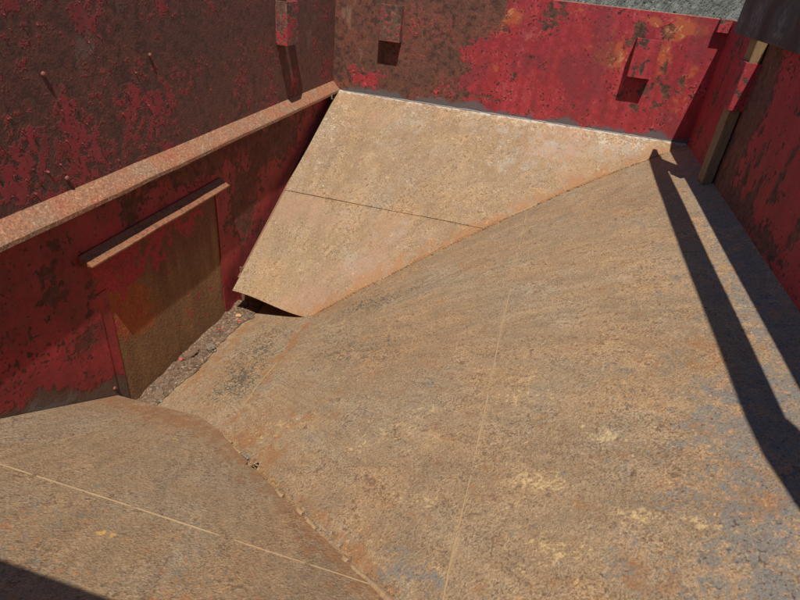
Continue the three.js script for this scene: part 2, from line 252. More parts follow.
function woodGrain(a, b) {
  const w = fbm(a * 3, b * 40, 3, 31), n = vn(a * 6, b * 260 + w * 14, 33), f = fbm(a * 60, b * 500, 2, 35);
  setc(158, 126, 84); mixc(112, 84, 54, clamp(0.4 + 0.8 * n) * 0.6); mixc(120, 116, 104, clamp(0.3 + w * 1.4) * 0.55); mixc(70, 54, 40, ss(0.3, 0.5, f) * 0.6);
  C[3] = 0.88; C[4] = 0.5 + 0.2 * n + 0.2 * f;
}
function boardFace(a, b) {
  const m = fbm(a * 7, b * 7, 5, 41), g = fbm(a * 60, b * 60, 3, 43), st = fbm(a * 5, b * 30, 3, 45);
  setc(88, 78, 72); mixc(72, 50, 40, ss(-0.05, 0.4, m + g * 0.4) * 0.8); mixc(112, 104, 98, ss(0.05, 0.5, -m + st * 0.5 + g * 0.3) * 0.6); mul(1 + 0.25 * g); C[3] = 0.92; C[4] = 0.5 + 0.3 * g;
}
const M = {
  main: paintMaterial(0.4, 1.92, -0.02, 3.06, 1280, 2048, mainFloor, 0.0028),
  rear: paintMaterial(-0.03, 1.92, 1.85, 3.06, 1408, 960, rearFloor, 0.0028),
  far: paintMaterial(-0.02, 1.92, -0.02, 1.4, 1280, 1024, farFloor, 0.0022),
  chute: paintMaterial(-0.05, 0.45, 0.95, 2.2, 512, 1024, mainFloor, 0.0028),
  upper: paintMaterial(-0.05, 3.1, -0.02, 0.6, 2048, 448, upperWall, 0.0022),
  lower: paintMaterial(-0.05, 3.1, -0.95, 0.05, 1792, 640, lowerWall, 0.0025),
  gate: paintMaterial(1.1, 2.05, -0.95, -0.15, 768, 640, gateFace, 0.0025),
  farw: paintMaterial(-0.05, 1.95, -0.05, 0.6, 1536, 512, farWall, 0.0025),
  right: paintMaterial(-0.05, 3.1, -0.1, 0.6, 1536, 448, rightWall, 0.0025),
  ledge: paintMaterial(0, 3.1, 0, 0.16, 2048, 128, ledgeSteel, 0.002),
  pocket: paintMaterial(0, 0.4, 0, 0.4, 384, 384, pocketPaint, 0.002),
  redpocket: paintMaterial(0, 0.4, 0, 0.4, 384, 384, redPocket, 0.002),
  bar: paintMaterial(0, 1, 0, 0.3, 1024, 320, barSteel, 0.0015),
  wood: paintMaterial(0, 1, 0, 0.3, 1024, 512, woodGrain, 0.0012),
  board: paintMaterial(0, 2.6, 0.4, 1.0, 1280, 320, boardFace, 0.001),
};
const plain = (hex, rough = 0.9) => new THREE.MeshStandardMaterial({ color: hex, roughness: rough, side: THREE.DoubleSide });
M.void = plain(0x7c5a44); M.weld = plain(0xa48563, 0.9); M.scale = plain(0x9a6a42); M.scaleRed = plain(0x8a4c42, 0.8); M.greyscale = plain(0x86807a); M.boltm = plain(0x8a5244, 0.75); M.ledgeWeld = plain(0xa87c5e, 0.85); M.seam = plain(0xa68a65, 0.92);

// ---------- geometry helpers ----------
const used = {};
const numbered = (n) => { const k = used[n] = (used[n] ?? -1) + 1; return k ? n + '_' + String(k).padStart(3, '0') : n; };
function mesh(name, geo, mat, parent, label) {
  const m = new THREE.Mesh(geo, mat); m.name = name; m.castShadow = m.receiveShadow = true; parent.add(m);
  if (label) m.userData.label = label;
  return m;
}
function thing(name, label, category, group) {
  const g = new THREE.Group(); g.name = numbered(name); g.userData = { label, category }; if (group) g.userData.group = group; scene.add(g); return g;
}
// a sheet of steel of real thickness over a patch P(u, v) with its own metre coordinates uv(p)
function sheet(P, uv, nu, nv, th) {
  const pos = [], tex = [], idx = [], e = 1e-3, n1 = (nu + 1) * (nv + 1), a = new THREE.Vector3(), b = new THREE.Vector3(), c = new THREE.Vector3();
  const low = [];
  for (let j = 0; j <= nv; j++) for (let i = 0; i <= nu; i++) {
    const u = i / nu, v = j / nv, p = P(u, v);
    const u2 = u > 0.5 ? u - e : u + e, v2 = v > 0.5 ? v - e : v + e;
    a.set(...P(u2, v)).sub(c.set(...p)).multiplyScalar(u > 0.5 ? -1 : 1); b.set(...P(u, v2)).sub(c).multiplyScalar(v > 0.5 ? -1 : 1);
    a.cross(b).normalize(); if (a.y < 0) a.negate();
    pos.push(...p); tex.push(...uv(p)); low.push(p[0] - a.x * th, p[1] - a.y * th, p[2] - a.z * th);
  }
  pos.push(...low); tex.push(...tex.slice());
  const w = nu + 1, q = (A, B, D, E2) => idx.push(A, B, D, B, E2, D);
  for (let j = 0; j < nv; j++) for (let i = 0; i < nu; i++) { const k = j * w + i; q(k, k + w, k + 1, k + w + 1); q(n1 + k, n1 + k + 1, n1 + k + w, n1 + k + w + 1); }
  const g = new THREE.BufferGeometry();
  const rim = (list) => { for (let k = 0; k + 1 < list.length; k++) { const s = pos.length / 3; for (const v of [list[k], list[k + 1], n1 + list[k], n1 + list[k + 1]]) { pos.push(pos[v * 3], pos[v * 3 + 1], pos[v * 3 + 2]); tex.push(tex[v * 2], tex[v * 2 + 1]); } idx.push(s, s + 1, s + 2, s + 1, s + 3, s + 2); } };
  const row = (j) => Array.from({ length: w }, (_, i) => j * w + i), colm = (i) => Array.from({ length: nv + 1 }, (_, j) => j * w + i);
  rim(row(0)); rim(row(nv)); rim(colm(0)); rim(colm(nu));
  g.setAttribute('position', new THREE.Float32BufferAttribute(pos, 3)); g.setAttribute('uv', new THREE.Float32BufferAttribute(tex, 2)); g.setIndex(idx); g.computeVertexNormals();
  return g;
}
function reuv(g, f) {
  const p = g.attributes.position, n = g.attributes.normal, uv = new Float32Array(p.count * 2);
  for (let i = 0; i < p.count; i++) { const r = f(p.getX(i), p.getY(i), p.getZ(i), n.getX(i), n.getY(i), n.getZ(i)); uv[2 * i] = r[0]; uv[2 * i + 1] = r[1]; }
  g.setAttribute('uv', new THREE.BufferAttribute(uv, 2)); return g;
}
// a profile [[x, y]...] pushed along z
function along(profile, z0, z1, bevel = 0, steps = 1) {
  const s = new THREE.Shape(profile.map(([x, y]) => new THREE.Vector2(x, y)));
  const g = new THREE.ExtrudeGeometry(s, { depth: z1 - z0 - 2 * bevel, bevelEnabled: bevel > 0, bevelSize: bevel, bevelThickness: bevel, bevelSegments: 2, bevelOffset: -bevel, steps });
  g.translate(0, 0, z0 + bevel);
  if (steps > 1) { const p = g.attributes.position; for (let i = 0; i < p.count; i++) { const z = p.getZ(i), x = p.getX(i), k = clamp((x - profile[0][0]) / 0.03); p.setX(i, x + k * 0.0022 * fbm(z * 5, 3, 3, 6)); p.setY(i, p.getY(i) + k * 0.0026 * fbm(z * 6, 9, 3, 7)); } g.computeVertexNormals(); }
  return g;
}
const boxAt = (x0, x1, y0, y1, z0, z1, r = 0.0015) => { const g = new RoundedBoxGeometry(x1 - x0, y1 - y0, z1 - z0, 2, r); g.translate((x0 + x1) / 2, (y0 + y1) / 2, (z0 + z1) / 2); return g; };
// a hand-laid weld bead: lumpy tube along points
function bead(pts, r, seed, seg = 6, flat = 0.6) {
  const curve = new THREE.CatmullRomCurve3(pts.map((p) => new THREE.Vector3(...p))), n = Math.max(8, Math.round(curve.getLength() / 0.0045));
  const g = new THREE.TubeGeometry(curve, n, r, seg, false), p = g.attributes.position, v = new THREE.Vector3(), c = new THREE.Vector3();
  for (let i = 0; i < p.count; i++) {
    const k = Math.floor(i / (seg + 1)) / n; curve.getPointAt(Math.min(1, k), c); v.fromBufferAttribute(p, i).sub(c);
    const s = (1 + 0.4 * vn(k * n * 0.55, (i % seg) * 1.7, seed) + 0.5 * vn(k * n * 0.09, 7, seed)) * (0.6 + 0.4 * Math.min(1, 12 * k, 12 * (1 - k)));
    v.multiplyScalar(s); v.y *= flat; p.setXYZ(i, c.x + v.x, c.y + v.y, c.z + v.z);
  }
  g.computeVertexNormals(); return g;
}
const lumpGeo = (r, seed, sq = [1, 1, 1], detail = 1) => {
  const g = new THREE.IcosahedronGeometry(r, detail), p = g.attributes.position, v = new THREE.Vector3();
  for (let i = 0; i < p.count; i++) { v.fromBufferAttribute(p, i); const k = 1 + 0.36 * vn(v.x / r * 1.3 + seed, v.y / r * 1.3 + v.z / r * 0.9, seed % 9) + (detail > 1 ? 0.22 * vn(v.x / r * 4 + v.z / r * 2, v.y / r * 4 + seed - v.z / r * 3, 3) : 0); p.setXYZ(i, v.x * k * sq[0], v.y * k * sq[1], v.z * k * sq[2]); }
  g.computeVertexNormals(); return g;
};

// ---------- ground and the bank behind ----------
const GROUND = -0.93;
function groundTone(a, b) {
  const m = fbm(a * 1.3, b * 1.3, 4, 3), g = fbm(a * 14, b * 14, 4, 5), f = vn(a * 90, b * 90, 7);
  setc(98, 99, 92); mixc(78, 80, 71, clamp(0.4 + m) * 0.6); mixc(126, 126, 118, ss(0.1, 0.5, g) * 0.5); mul(1 + 0.18 * g + 0.12 * f); C[3] = 0.95; C[4] = 0.5 + 0.4 * g + 0.1 * f;
}
M.ground = paintMaterial(0, 8, 0, 8, 1024, 1024, groundTone, 0.02);
for (const t of [M.ground.map, M.ground.bumpMap]) t.wrapS = t.wrapT = THREE.RepeatWrapping;
const bankY = (x, z) => GROUND + 3.6 * ss(-2.2, -11, z) + 0.05 * fbm(x * 1.6, z * 1.6, 4, 11) * ss(-1.5, -3, z);
{
  const g = new THREE.PlaneGeometry(300, 300, 1, 1); g.rotateX(-Math.PI / 2); reuv(g, (x, y, z) => [x / 8, z / 8]);
  const o = mesh('ground', g, M.ground, scene); o.position.y = GROUND - 0.004; o.userData = { kind: 'structure' };
  const b = new THREE.PlaneGeometry(36, 24, 180, 120); b.rotateX(-Math.PI / 2); b.translate(1, 0, -13.6);
  const p = b.attributes.position; for (let i = 0; i < p.count; i++) p.setY(i, bankY(p.getX(i), p.getZ(i)) + 0.006);
  b.computeVertexNormals(); reuv(b, (x, y, z) => [x / 8, z / 8]);
  const o2 = mesh('gravel_bank', b, M.ground, scene); o2.userData = { kind: 'structure', label: 'grey gravel bank rising behind the red end wall' };
}
{ // loose stones and dead grass stalks on the bank: nobody could count them
  const N = 9000, inst = new THREE.InstancedMesh(lumpGeo(1, 4, [1, 0.6, 0.8], 1), new THREE.MeshStandardMaterial({ color: 0xffffff, roughness: 0.95 }), N), m = new THREE.Matrix4(), q = new THREE.Quaternion(), e = new THREE.Euler(), c = new THREE.Color();
  for (let i = 0; i < N; i++) {
    const x = -1 + rnd() * 6, z = -2.6 - rnd() * 7.5, r = 0.008 + 0.02 * Math.pow(rnd(), 3);
    q.setFromEuler(e.set(rnd() * 6, rnd() * 6, rnd() * 6)); m.compose(new THREE.Vector3(x, bankY(x, z) + r * 0.2, z), q, new THREE.Vector3(r, r, r)); inst.setMatrixAt(i, m);
    const t = 0.07 + 0.12 * rnd(); inst.setColorAt(i, c.setRGB(t, t * 0.99, t * (0.88 + 0.1 * rnd())));
  }
  inst.name = 'gravel_stones'; inst.userData = { kind: 'stuff', label: 'loose grey stones covering the bank', category: 'stones' }; inst.castShadow = inst.receiveShadow = true; scene.add(inst);
  const K = 26000, blade = new THREE.ConeGeometry(0.0022, 1, 4); blade.translate(0, 0.5, 0);
  const st = new THREE.InstancedMesh(blade, new THREE.MeshStandardMaterial({ color: 0xffffff, roughness: 0.95 }), K);
  for (let i = 0; i < K; i++) {
    const x = -1 + rnd() * 6, z = -2.6 - rnd() * 7.5, h = 0.1 + 0.22 * rnd();
    q.setFromEuler(e.set(0.3 + rnd() * 0.9, rnd() * 0.8 - 0.4, -1.0 + rnd() * 0.9)); m.compose(new THREE.Vector3(x, bankY(x, z) - 0.01, z), q, new THREE.Vector3(1, h, 1)); st.setMatrixAt(i, m);
    const t = 0.03 + 0.22 * rnd() * rnd(); st.setColorAt(i, c.setRGB(t, t * 0.98, t * 0.82));
  }
  st.name = 'dry_stalks'; st.userData = { kind: 'stuff', label: 'grey dead grass stalks lying on the bank', category: 'dry grass' }; st.castShadow = st.receiveShadow = true; scene.add(st);
}

// ---------- the hopper ----------
const box = thing('hopper_wagon_box', 'rusty red steel grain hopper box with sloped floor sheets', 'hopper');
const dent = (a, b, s, k = 0.004) => k * fbm(a * 2.2, b * 2.2, 3, s);

// floor sheet
const NOTCH = 0.635;                              // rusted-through spot in the valley weld
const hole = (x) => 0.022 * Math.exp(-(((x - NOTCH) / 0.012) ** 2)) + 0.010 * Math.exp(-(((x - NOTCH + 0.02) / 0.006) ** 2));
const floorSheet = mesh('floor_sheet', sheet((u, v) => {
  const x = BEND + (WID - BEND) * u, z0 = Math.max(0, farZ(x) - 0.03), z1 = Math.min(LEN, rearZ(x) + 0.03 - 3.2 * hole(x));
  const z = z0 + (z1 - z0) * v; return [x, floorY(x) + dent(x, z, 3, 0.004) * Math.min(1, 8 * (1 - u), 8 * u), z];
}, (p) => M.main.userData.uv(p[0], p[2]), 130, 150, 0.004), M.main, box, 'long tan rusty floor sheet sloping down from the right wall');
mesh('outlet_floor', sheet((u, v) => { const x = -0.03 + (BEND + 0.03) * u, z = 1.0 + 1.12 * v; return [x, chuteY(x) + dent(x, z, 5, 0.003) * Math.min(1, 6 * (1 - u)), z]; }, (p) => M.chute.userData.uv(p[0], p[2]), 30, 60, 0.004), M.chute, box, 'short speckled floor plate running into the outlet gate');

// far sloping sheets, upper one lapped over the lower one
const XL = 0.032, SEAM = 0.695, FARB = (x) => 1.232 + 0.04 * ss(0.03, 0.39, x);
const vEdge = (z) => floorX(-FARS * z) + 0.012 + 0.008 * vn(z * 23, 3, 6) + 0.006 * vn(z * 75, 3, 6);
const farY = (x, z) => -FARS * z + dent(x, z, 8, 0.004) * ss(0, 0.1, z);
const xl = (z) => XL + 0.004 * vn(z * 4, 1, 2) - 0.02 * ss(0.1, 0, z);
mesh('slope_sheet', sheet((u, v) => { const z = SEAM * v + 0.001, x = xl(z) + (Math.min(vEdge(z), WID - 0.002) - xl(z)) * u; return [x, farY(x, z) + 0.0045 + 0.0045 * v + 0.0012 * v * vn(x * 9, 2, 4), z]; }, (p) => M.far.userData.uv(p[0], p[2]), 110, 60, 0.0035), M.far, box, 'upper pale rusty sheet of the slope below the red end wall');
mesh('slope_sheet', sheet((u, v) => {
  const zm = SEAM - 0.04, xa = xl(zm); let z, x;
  z = zm + (1.272 - zm) * v; const xr = vEdge(z); x = xa + (xr - xa) * u; const over = FARB(x); if (z > over) z = over + (z - over) * 0.02;
  return [x, farY(x, z) + 0.004, z];
}, (p) => M.far.userData.uv(p[0], p[2]), 90, 60, 0.004), M.far, box, 'lower pale rusty sheet of the slope, with a free bottom edge over the outlet');

// rear sloping sheet
const rEdge = (z) => floorX(REARS * (z - LEN)) + 0.006 + 0.004 * vn(z * 26, 5, 6) + 0.002 * vn(z * 80, 5, 6);
mesh('slope_sheet', sheet((u, v) => {
  const zb = 1.905, z = zb + (LEN - zb) * v; let xr = rEdge(Math.max(z, 1.93)); if (z < 1.96) xr = Math.min(xr, 0.42);
  xr = Math.min(xr, WID - 0.002); xr -= 1.15 * hole(xr + 0.004); const x0 = LOWX + 0.004, x = x0 + (xr - x0) * u, zz = z + 0.02 * ss(0.3, 0, x) * (1 - v);
  return [x, REARS * (zz - LEN) + 0.004 + dent(x, zz, 12, 0.004), zz];
}, (p) => M.rear.userData.uv(p[0], p[2]), 90, 100, 0.004), M.rear, box, 'tan rusty slope sheet below the rear wall');

// outlet end plates and an added unseen strip, closing the hopper to keep gaps dark
mesh('outlet_end_plate', boxAt(LOWX + 0.002, 0.47, -0.9, -0.60, 1.095, 1.099, 0.001), M.void, box);
mesh('outlet_end_plate', boxAt(LOWX + 0.002, 0.47, -0.9, -0.72, 2.05, 2.054, 0.001), M.void, box);
{ const L = Math.hypot(1.12, 1.12 * FARS), g = new THREE.BoxGeometry(0.09, 0.004, L); g.rotateX(Math.atan(FARS)); g.translate(0.037, -FARS * 0.56 - 0.055, 0.56); mesh('added_gap_strip', g, M.void, box); }

// walls
const zy = (m) => (x, y, z) => m.userData.uv(z, y), xy = (m) => (x, y) => m.userData.uv(x, y);
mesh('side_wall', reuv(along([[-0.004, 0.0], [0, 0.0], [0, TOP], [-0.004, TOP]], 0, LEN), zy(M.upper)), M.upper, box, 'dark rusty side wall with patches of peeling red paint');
mesh('side_wall', reuv(along([[WID, -0.08], [WID + 0.004, -0.08], [WID + 0.004, TOP], [WID, TOP]], -0.004, LEN), zy(M.right)), M.right, box, 'red side wall with chipped paint behind the wooden post');
mesh('end_wall', reuv(boxAt(-0.004, WID, -0.05, TOP, -0.004, 0, 0.0008), xy(M.farw)), M.farw, box, 'sunlit end wall, brown rust at one side and red paint at the other');
mesh('end_wall', reuv(boxAt(-0.004, WID, -0.05, TOP, LEN, LEN + 0.004, 0.0008), xy(M.farw)), M.farw, box);
for (const [a, b, c, d] of [[-0.03, -0.0045, -0.004, LEN], [WID + 0.0045, WID + 0.03, -0.004, LEN]]) mesh('top_rail', reuv(boxAt(a, b, TOP - 0.03, TOP + 0.002, c, d), (x, y, z) => M.bar.userData.uv(z / 3.2, y)), M.bar, box);
mesh('top_rail', reuv(boxAt(-0.03, WID + 0.03, TOP - 0.03, TOP + 0.002, -0.03, -0.0045), (x, y, z) => M.ledge.userData.uv(x, z + 0.08)), M.ledge, box);
mesh('top_rail', reuv(boxAt(-0.03, WID + 0.03, TOP - 0.03, TOP + 0.002, LEN + 0.0045, LEN + 0.03), (x, y, z) => M.ledge.userData.uv(x, z + 0.08 - LEN)), M.ledge, box);
mesh('corner_tab', reuv(boxAt(1.848, 1.8985, 0.508, TOP + 0.003, 0.001, 0.03), (x, y) => M.pocket.userData.uv(x - 1.8, y - 0.4)), M.pocket, box);

// lower side wall with the outlet opening
{
  const y0 = -0.9, yt = -0.192, s = new THREE.Shape([[0, -0.006], [LEN, -0.006], [LEN, y0], [GZ1, y0], [GZ1, yt], [GZ0, yt], [GZ0, y0], [0, y0]].map(([z, y]) => new THREE.Vector2(z, y)));
  const g = new THREE.ExtrudeGeometry(s, { depth: 0.004, bevelEnabled: false }); g.rotateY(-Math.PI / 2); g.translate(LOWX, 0, 0);
  const p = g.attributes.position; reuv(g, (x, y, z) => M.lower.userData.uv(z, y));
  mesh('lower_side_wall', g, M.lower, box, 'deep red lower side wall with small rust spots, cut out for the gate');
}
// ledge between the two side walls
mesh('ledge', reuv(along([[-0.012, 0.05], [0.001, 0.047], [0.036, 0.0105], [0.04, 0.005], [0.04, -0.007], [0.035, -0.0075], [-0.012, -0.0045]], 0.001, LEN - 0.001, 0, 160), (x, y, z) => M.ledge.userData.uv(z, clamp(0.02 + (x + 0.05 - y) * 0.8, 0, 0.15))), M.ledge, box, 'sunlit bare rusty ledge along the side wall');

// gate behind the opening, guides, hood bar
const gate = mesh('gate', reuv(boxAt(-0.0195, -0.0155, -0.9, -0.17, GZ0 - 0.03, GZ1 + 0.03, 0.0008), zy(M.gate)), M.gate, box, 'sliding outlet gate caked in olive and orange rust');
mesh('gate_guide', reuv(boxAt(-0.0153, -0.0128, -0.9, -0.3, 1.870, 1.9135, 0.001), zy(M.lower)), M.lower, gate);
{
  const pr = [[LOWX, -0.148], [LOWX + 0.005, -0.146], [0.0285, -0.169], [0.0345, -0.171], [0.0345, -0.1755], [0.02, -0.175], [LOWX, -0.180]];
  mesh('hood_bar', reuv(along(pr, 1.2, 1.95, 0.0008, 50), (x, y, z) => M.bar.userData.uv(z - 1.1, 0.04 + (x - y) * 0.9)), M.bar, box, 'angle iron hood bar above the outlet gate');
}
{ const g = new THREE.SphereGeometry(0.0065, 12, 8); g.scale(0.7, 1, 1); for (const [y, z] of [[0.343, 1.936], [0.343, 1.537], [0.083, 1.937], [0.343, 1.137], [0.343, 2.336]].slice(0, 3)) { const b = mesh('bolt', g, M.boltm, box); b.position.set(0.004, y, z); } const b = mesh('bolt', g, M.boltm, box); b.position.set(LOWX + 0.002, -0.655, 1.93); }

// curled flakes standing off along the torn edges of the paint: too many to count
function curls(parent, N, paint, a0, a1, b0, b1, place, seedName) {
  const g = new THREE.PlaneGeometry(1, 1, 3, 2), p = g.attributes.position;
  for (let i = 0; i < p.count; i++) { const x = p.getX(i), y = p.getY(i); p.setXYZ(i, x * (1 - 0.5 * (y + 0.5)) + 0.12 * Math.sin(i * 5.1), y + 0.1 * Math.sin(i * 3.7), 0.45 * (y + 0.5) * (y + 0.5)); }
  g.translate(0, 0.5, 0); g.computeVertexNormals();
  const inst = new THREE.InstancedMesh(g, new THREE.MeshStandardMaterial({ color: 0xffffff, roughness: 0.7, side: THREE.DoubleSide }), N), m = new THREE.Matrix4(), q = new THREE.Quaternion(), q2 = new THREE.Quaternion(), c = new THREE.Color(), ax = new THREE.Vector3(0, 0, 1);
  let n = 0, tries = 0; const { quat, pos } = place;
  while (n < N && tries++ < 400000) {
    const a = a0 + (a1 - a0) * rnd(), b = b0 + (b1 - b0) * rnd(); paint(a, b); if (Math.abs(lastE - 0.03) > 0.03) continue;
    const s = 0.0022 + 0.0045 * Math.pow(rnd(), 2); q.copy(quat).multiply(q2.setFromAxisAngle(ax, (rnd() - 0.5) * 5)); m.compose(pos(a, b), q, new THREE.Vector3(s * (0.7 + rnd()), s, s * (0.4 + rnd()))); inst.setMatrixAt(n, m);
    const t = 0.7 + 0.5 * rnd(); inst.setColorAt(n++, c.setRGB(0.33 * t, 0.045 * t + 0.02, 0.05 * t + 0.015));
  }
  inst.count = n; inst.name = 'peeling_paint'; inst.userData = { kind: 'stuff' }; inst.castShadow = inst.receiveShadow = true; parent.add(inst);
}
{
  const toX = new THREE.Quaternion().setFromEuler(new THREE.Euler(0, Math.PI / 2, 0)), toZ = new THREE.Quaternion();
  const byLabel = (t) => box.children.find((o) => o.userData.label?.startsWith(t));
  curls(byLabel('dark rusty side'), 1100, upperWall, 0.1, 2.2, 0.05, 0.55, { quat: toX, pos: (z, y) => new THREE.Vector3(0.0004, y, z) });
  curls(byLabel('deep red lower'), 260, lowerWall, 0.3, 2.4, -0.6, -0.02, { quat: toX, pos: (z, y) => z > GZ0 - 0.02 && z < GZ1 + 0.02 && y < -0.13 ? new THREE.Vector3(LOWX + 0.0004, -0.06, 2.1) : new THREE.Vector3(LOWX + 0.0004, y, z) });
  curls(byLabel('sunlit end'), 500, farWall, 0.05, 1.88, 0.05, 0.55, { quat: toZ, pos: (x, y) => new THREE.Vector3(x, y, 0.0004) });
}

// stake pockets: bent straps open above and below
function pocketGeo(mat, w = 0.11, d = 0.052, h = 0.17, t = 0.0045) {
  const s = new THREE.Shape([[-w / 2, 0], [-w / 2, d], [w / 2, d], [w / 2, 0], [w / 2 - t, 0], [w / 2 - t, d - t], [-w / 2 + t, d - t], [-w / 2 + t, 0]].map(([x, y]) => new THREE.Vector2(x, y)));
  const g = new THREE.ExtrudeGeometry(s, { depth: h - 0.002, bevelEnabled: true, bevelSize: 0.001, bevelThickness: 0.001, bevelOffset: -0.001, bevelSegments: 1 });
  g.rotateX(Math.PI / 2); g.translate(0, 0.001, 0);            // shape y -> z, depth -> -y (top at 0)
  const o = Math.floor(rnd() * 3) * 0.07; return reuv(g, (x, y, z, nx) => mat.userData.uv(0.12 + o + x + (Math.abs(nx) > 0.5 ? z * Math.sign(nx) : 0), 0.3 + y - o * 0.6));
}
function pocket(x, y, z, turn, mat, label) { const m = mesh('stake_pocket', pocketGeo(mat), mat, box, label); m.position.set(x, y, z); m.rotation.y = turn;
  for (const sx of [-1, 1]) mesh('weld_bead', bead([[sx * 0.0565, -0.012, 0.0012], [sx * 0.0565, -0.06, 0.0012], [sx * 0.0565, -0.11, 0.0012], [sx * 0.0565, -0.16, 0.0012]], 0.003, 3 + sx + (z * 40 | 0), 6, 1), M.scaleRed, m);
  return m; }
pocket(0.321, 0.458, 0.0008, 0, M.pocket, 'rust brown stake pocket with red flecks on the end wall'); pocket(1.576, 0.447, 0.0008, 0, M.redpocket, 'red chipped stake pocket on the end wall');
pocket(0.0008, 0.463, 0.638, Math.PI / 2, M.pocket, 'rusty stake pocket on the dark side wall'); pocket(WID - 0.0008, 0.452, 0.593, -Math.PI / 2, M.redpocket, 'stake pocket around the wooden post'); pocket(WID - 0.0008, 0.452, 2.483, -Math.PI / 2, M.redpocket);

// weld beads and rust scale in the valleys and seams
const onFloor = (x, z, h = 0) => [x, floorY(x) + dent(x, z, 3, 0.004) + h, z];
function dashes(fn, t0, t1, parts) { for (const [a, b, r, m, flat] of parts) { const n = Math.max(4, Math.round(Math.abs(b - a) * 40)), pts = []; for (let k = 0; k <= n; k++) pts.push(fn(a + (b - a) * k / n)); mesh('weld_bead', bead(pts, r, (a * 100) | 0, 6, flat ?? 0.35), m, box); } }
dashes((z) => onFloor(1.197 + 0.0025 * vn(z * 5, 1, 3), z, 0.0), 0, 1, [[0.57, 0.76, 0.0019, M.seam], [0.78, 1.02, 0.0021, M.seam], [1.06, 1.3, 0.0019, M.seam], [1.33, 1.62, 0.0021, M.seam], [1.63, 1.9, 0.0022, M.seam], [1.93, 2.2, 0.0022, M.seam], [2.23, 2.36, 0.002, M.seam], [2.37, 2.62, 0.0023, M.seam]]);
dashes((x) => [x, REARS * (2.492 - LEN) + 0.005 + dent(x, 2.492, 12, 0.004), 2.492 + 0.002 * vn(x * 6, 2, 2)], 0, 1, [[0.03, 0.31, 0.0017, M.seam], [0.32, 0.55, 0.0019, M.seam], [0.56, 0.75, 0.0021, M.seam], [0.78, 0.93, 0.0022, M.weld], [0.94, 1.06, 0.0016, M.seam]]);
dashes((z) => [BEND + 0.003 * vn(z * 7, 3, 3), floorY(BEND) + 0.001, z], 0, 1, [[1.29, 1.62, 0.0014, M.scale], [1.6, 1.88, 0.0016, M.seam]]);
const rv = (x, h = 0.003) => [x, floorY(x) + h + 0.003, rearZ(x) - 0.004 + 0.005 * vn(x * 30, 4, 4)];
dashes((x) => rv(x), 0, 1, [[0.435, 0.5, 0.0032, M.seam, 0.5], [0.515, 0.56, 0.004, M.seam, 0.5], [0.57, 0.6, 0.005, M.greyscale, 0.6], [0.66, 0.70, 0.003, M.scale], [0.745, 0.775, 0.0045, M.seam, 0.6], [0.83, 0.85, 0.006, M.weld, 0.6], [0.86, 0.9, 0.0045, M.seam, 0.6], [0.985, 1.0, 0.006, M.weld, 0.7], [1.01, 1.06, 0.005, M.seam, 0.5], [1.05, 1.2, 0.0065, M.weld, 0.5]]);
const fv = (z, h = 0) => { const x = vEdge(z); return [x + 0.002, floorY(x) + 0.003 + h, z]; };
dashes((z) => fv(z), 0, 1, [[0.12, 0.24, 0.005, M.seam, 0.5], [0.25, 0.4, 0.006, M.scale, 0.5], [0.41, 0.5, 0.009, M.scale, 0.5], [0.51, 0.62, 0.006, M.seam, 0.5], [0.64, 0.72, 0.009, M.scale, 0.5], [0.74, 0.8, 0.006, M.scale, 0.5], [0.83, 0.93, 0.008, M.scale, 0.5], [0.94, 1.05, 0.005, M.seam, 0.5], [1.06, 1.24, 0.005, M.scale, 0.5]]);
dashes((x) => [x, 0.003, 0.004], 0, 1, [[0.06, 1.88, 0.0045, M.greyscale, 0.8]]);
{ // rust scale crumbs along both valleys: too many and too small to count
  const N = 2600, inst = new THREE.InstancedMesh(lumpGeo(1, 8, [1, 0.45, 0.8], 0), new THREE.MeshStandardMaterial({ color: 0xffffff, roughness: 0.95 }), N), m = new THREE.Matrix4(), q = new THREE.Quaternion(), e = new THREE.Euler(), c = new THREE.Color();
  for (let i = 0; i < N; i++) {
    const far = rnd() < 0.68; let p;
    if (i < 260) { const x = 0.45 + 1.4 * rnd() * rnd(), z = farZ(x) + 0.02 + (Math.min(rearZ(x), 2.7) - farZ(x) - 0.04) * rnd(); p = onFloor(x, z, 0.001); } else
    if (far) { const z = 0.1 + 1.14 * rnd(); p = fv(z); p[0] += (rnd() - 0.35) * 0.035 * rnd() + 0.004; p[1] = floorY(p[0]) + dent(p[0], z, 3, 0.004) + 0.002; if (p[0] < vEdge(z)) p[1] = farY(p[0], z) + (z < SEAM ? 0.008 : 0.006); }
    else { const x = 0.44 + 0.75 * rnd(); p = rv(x); p[2] -= rnd() * rnd() * 0.03; p[1] = floorY(x) + dent(x, p[2], 3, 0.004) + 0.002; }
    const r = i < 260 ? 0.0008 + 0.0018 * Math.pow(rnd(), 3) : 0.0009 + (far ? 0.005 : 0.0036) * Math.pow(rnd(), 3); q.setFromEuler(e.set((rnd() - 0.5), rnd() * 6, (rnd() - 0.5))); m.compose(new THREE.Vector3(...p), q, new THREE.Vector3(r, r, r)); inst.setMatrixAt(i, m);
    const k = rnd(); if (k < 0.55) c.setRGB(0.3 + 0.1 * rnd(), 0.16 + 0.06 * rnd(), 0.07); else if (k < 0.8) c.setRGB(0.16, 0.1, 0.06); else c.setRGB(0.27, 0.19, 0.11); inst.setColorAt(i, c);
  }
  inst.name = 'rust_crumbs'; inst.userData = { kind: 'stuff', label: 'flaked rust crumbs lying along the floor valleys', category: 'rust' }; inst.castShadow = inst.receiveShadow = true; scene.add(inst);
}

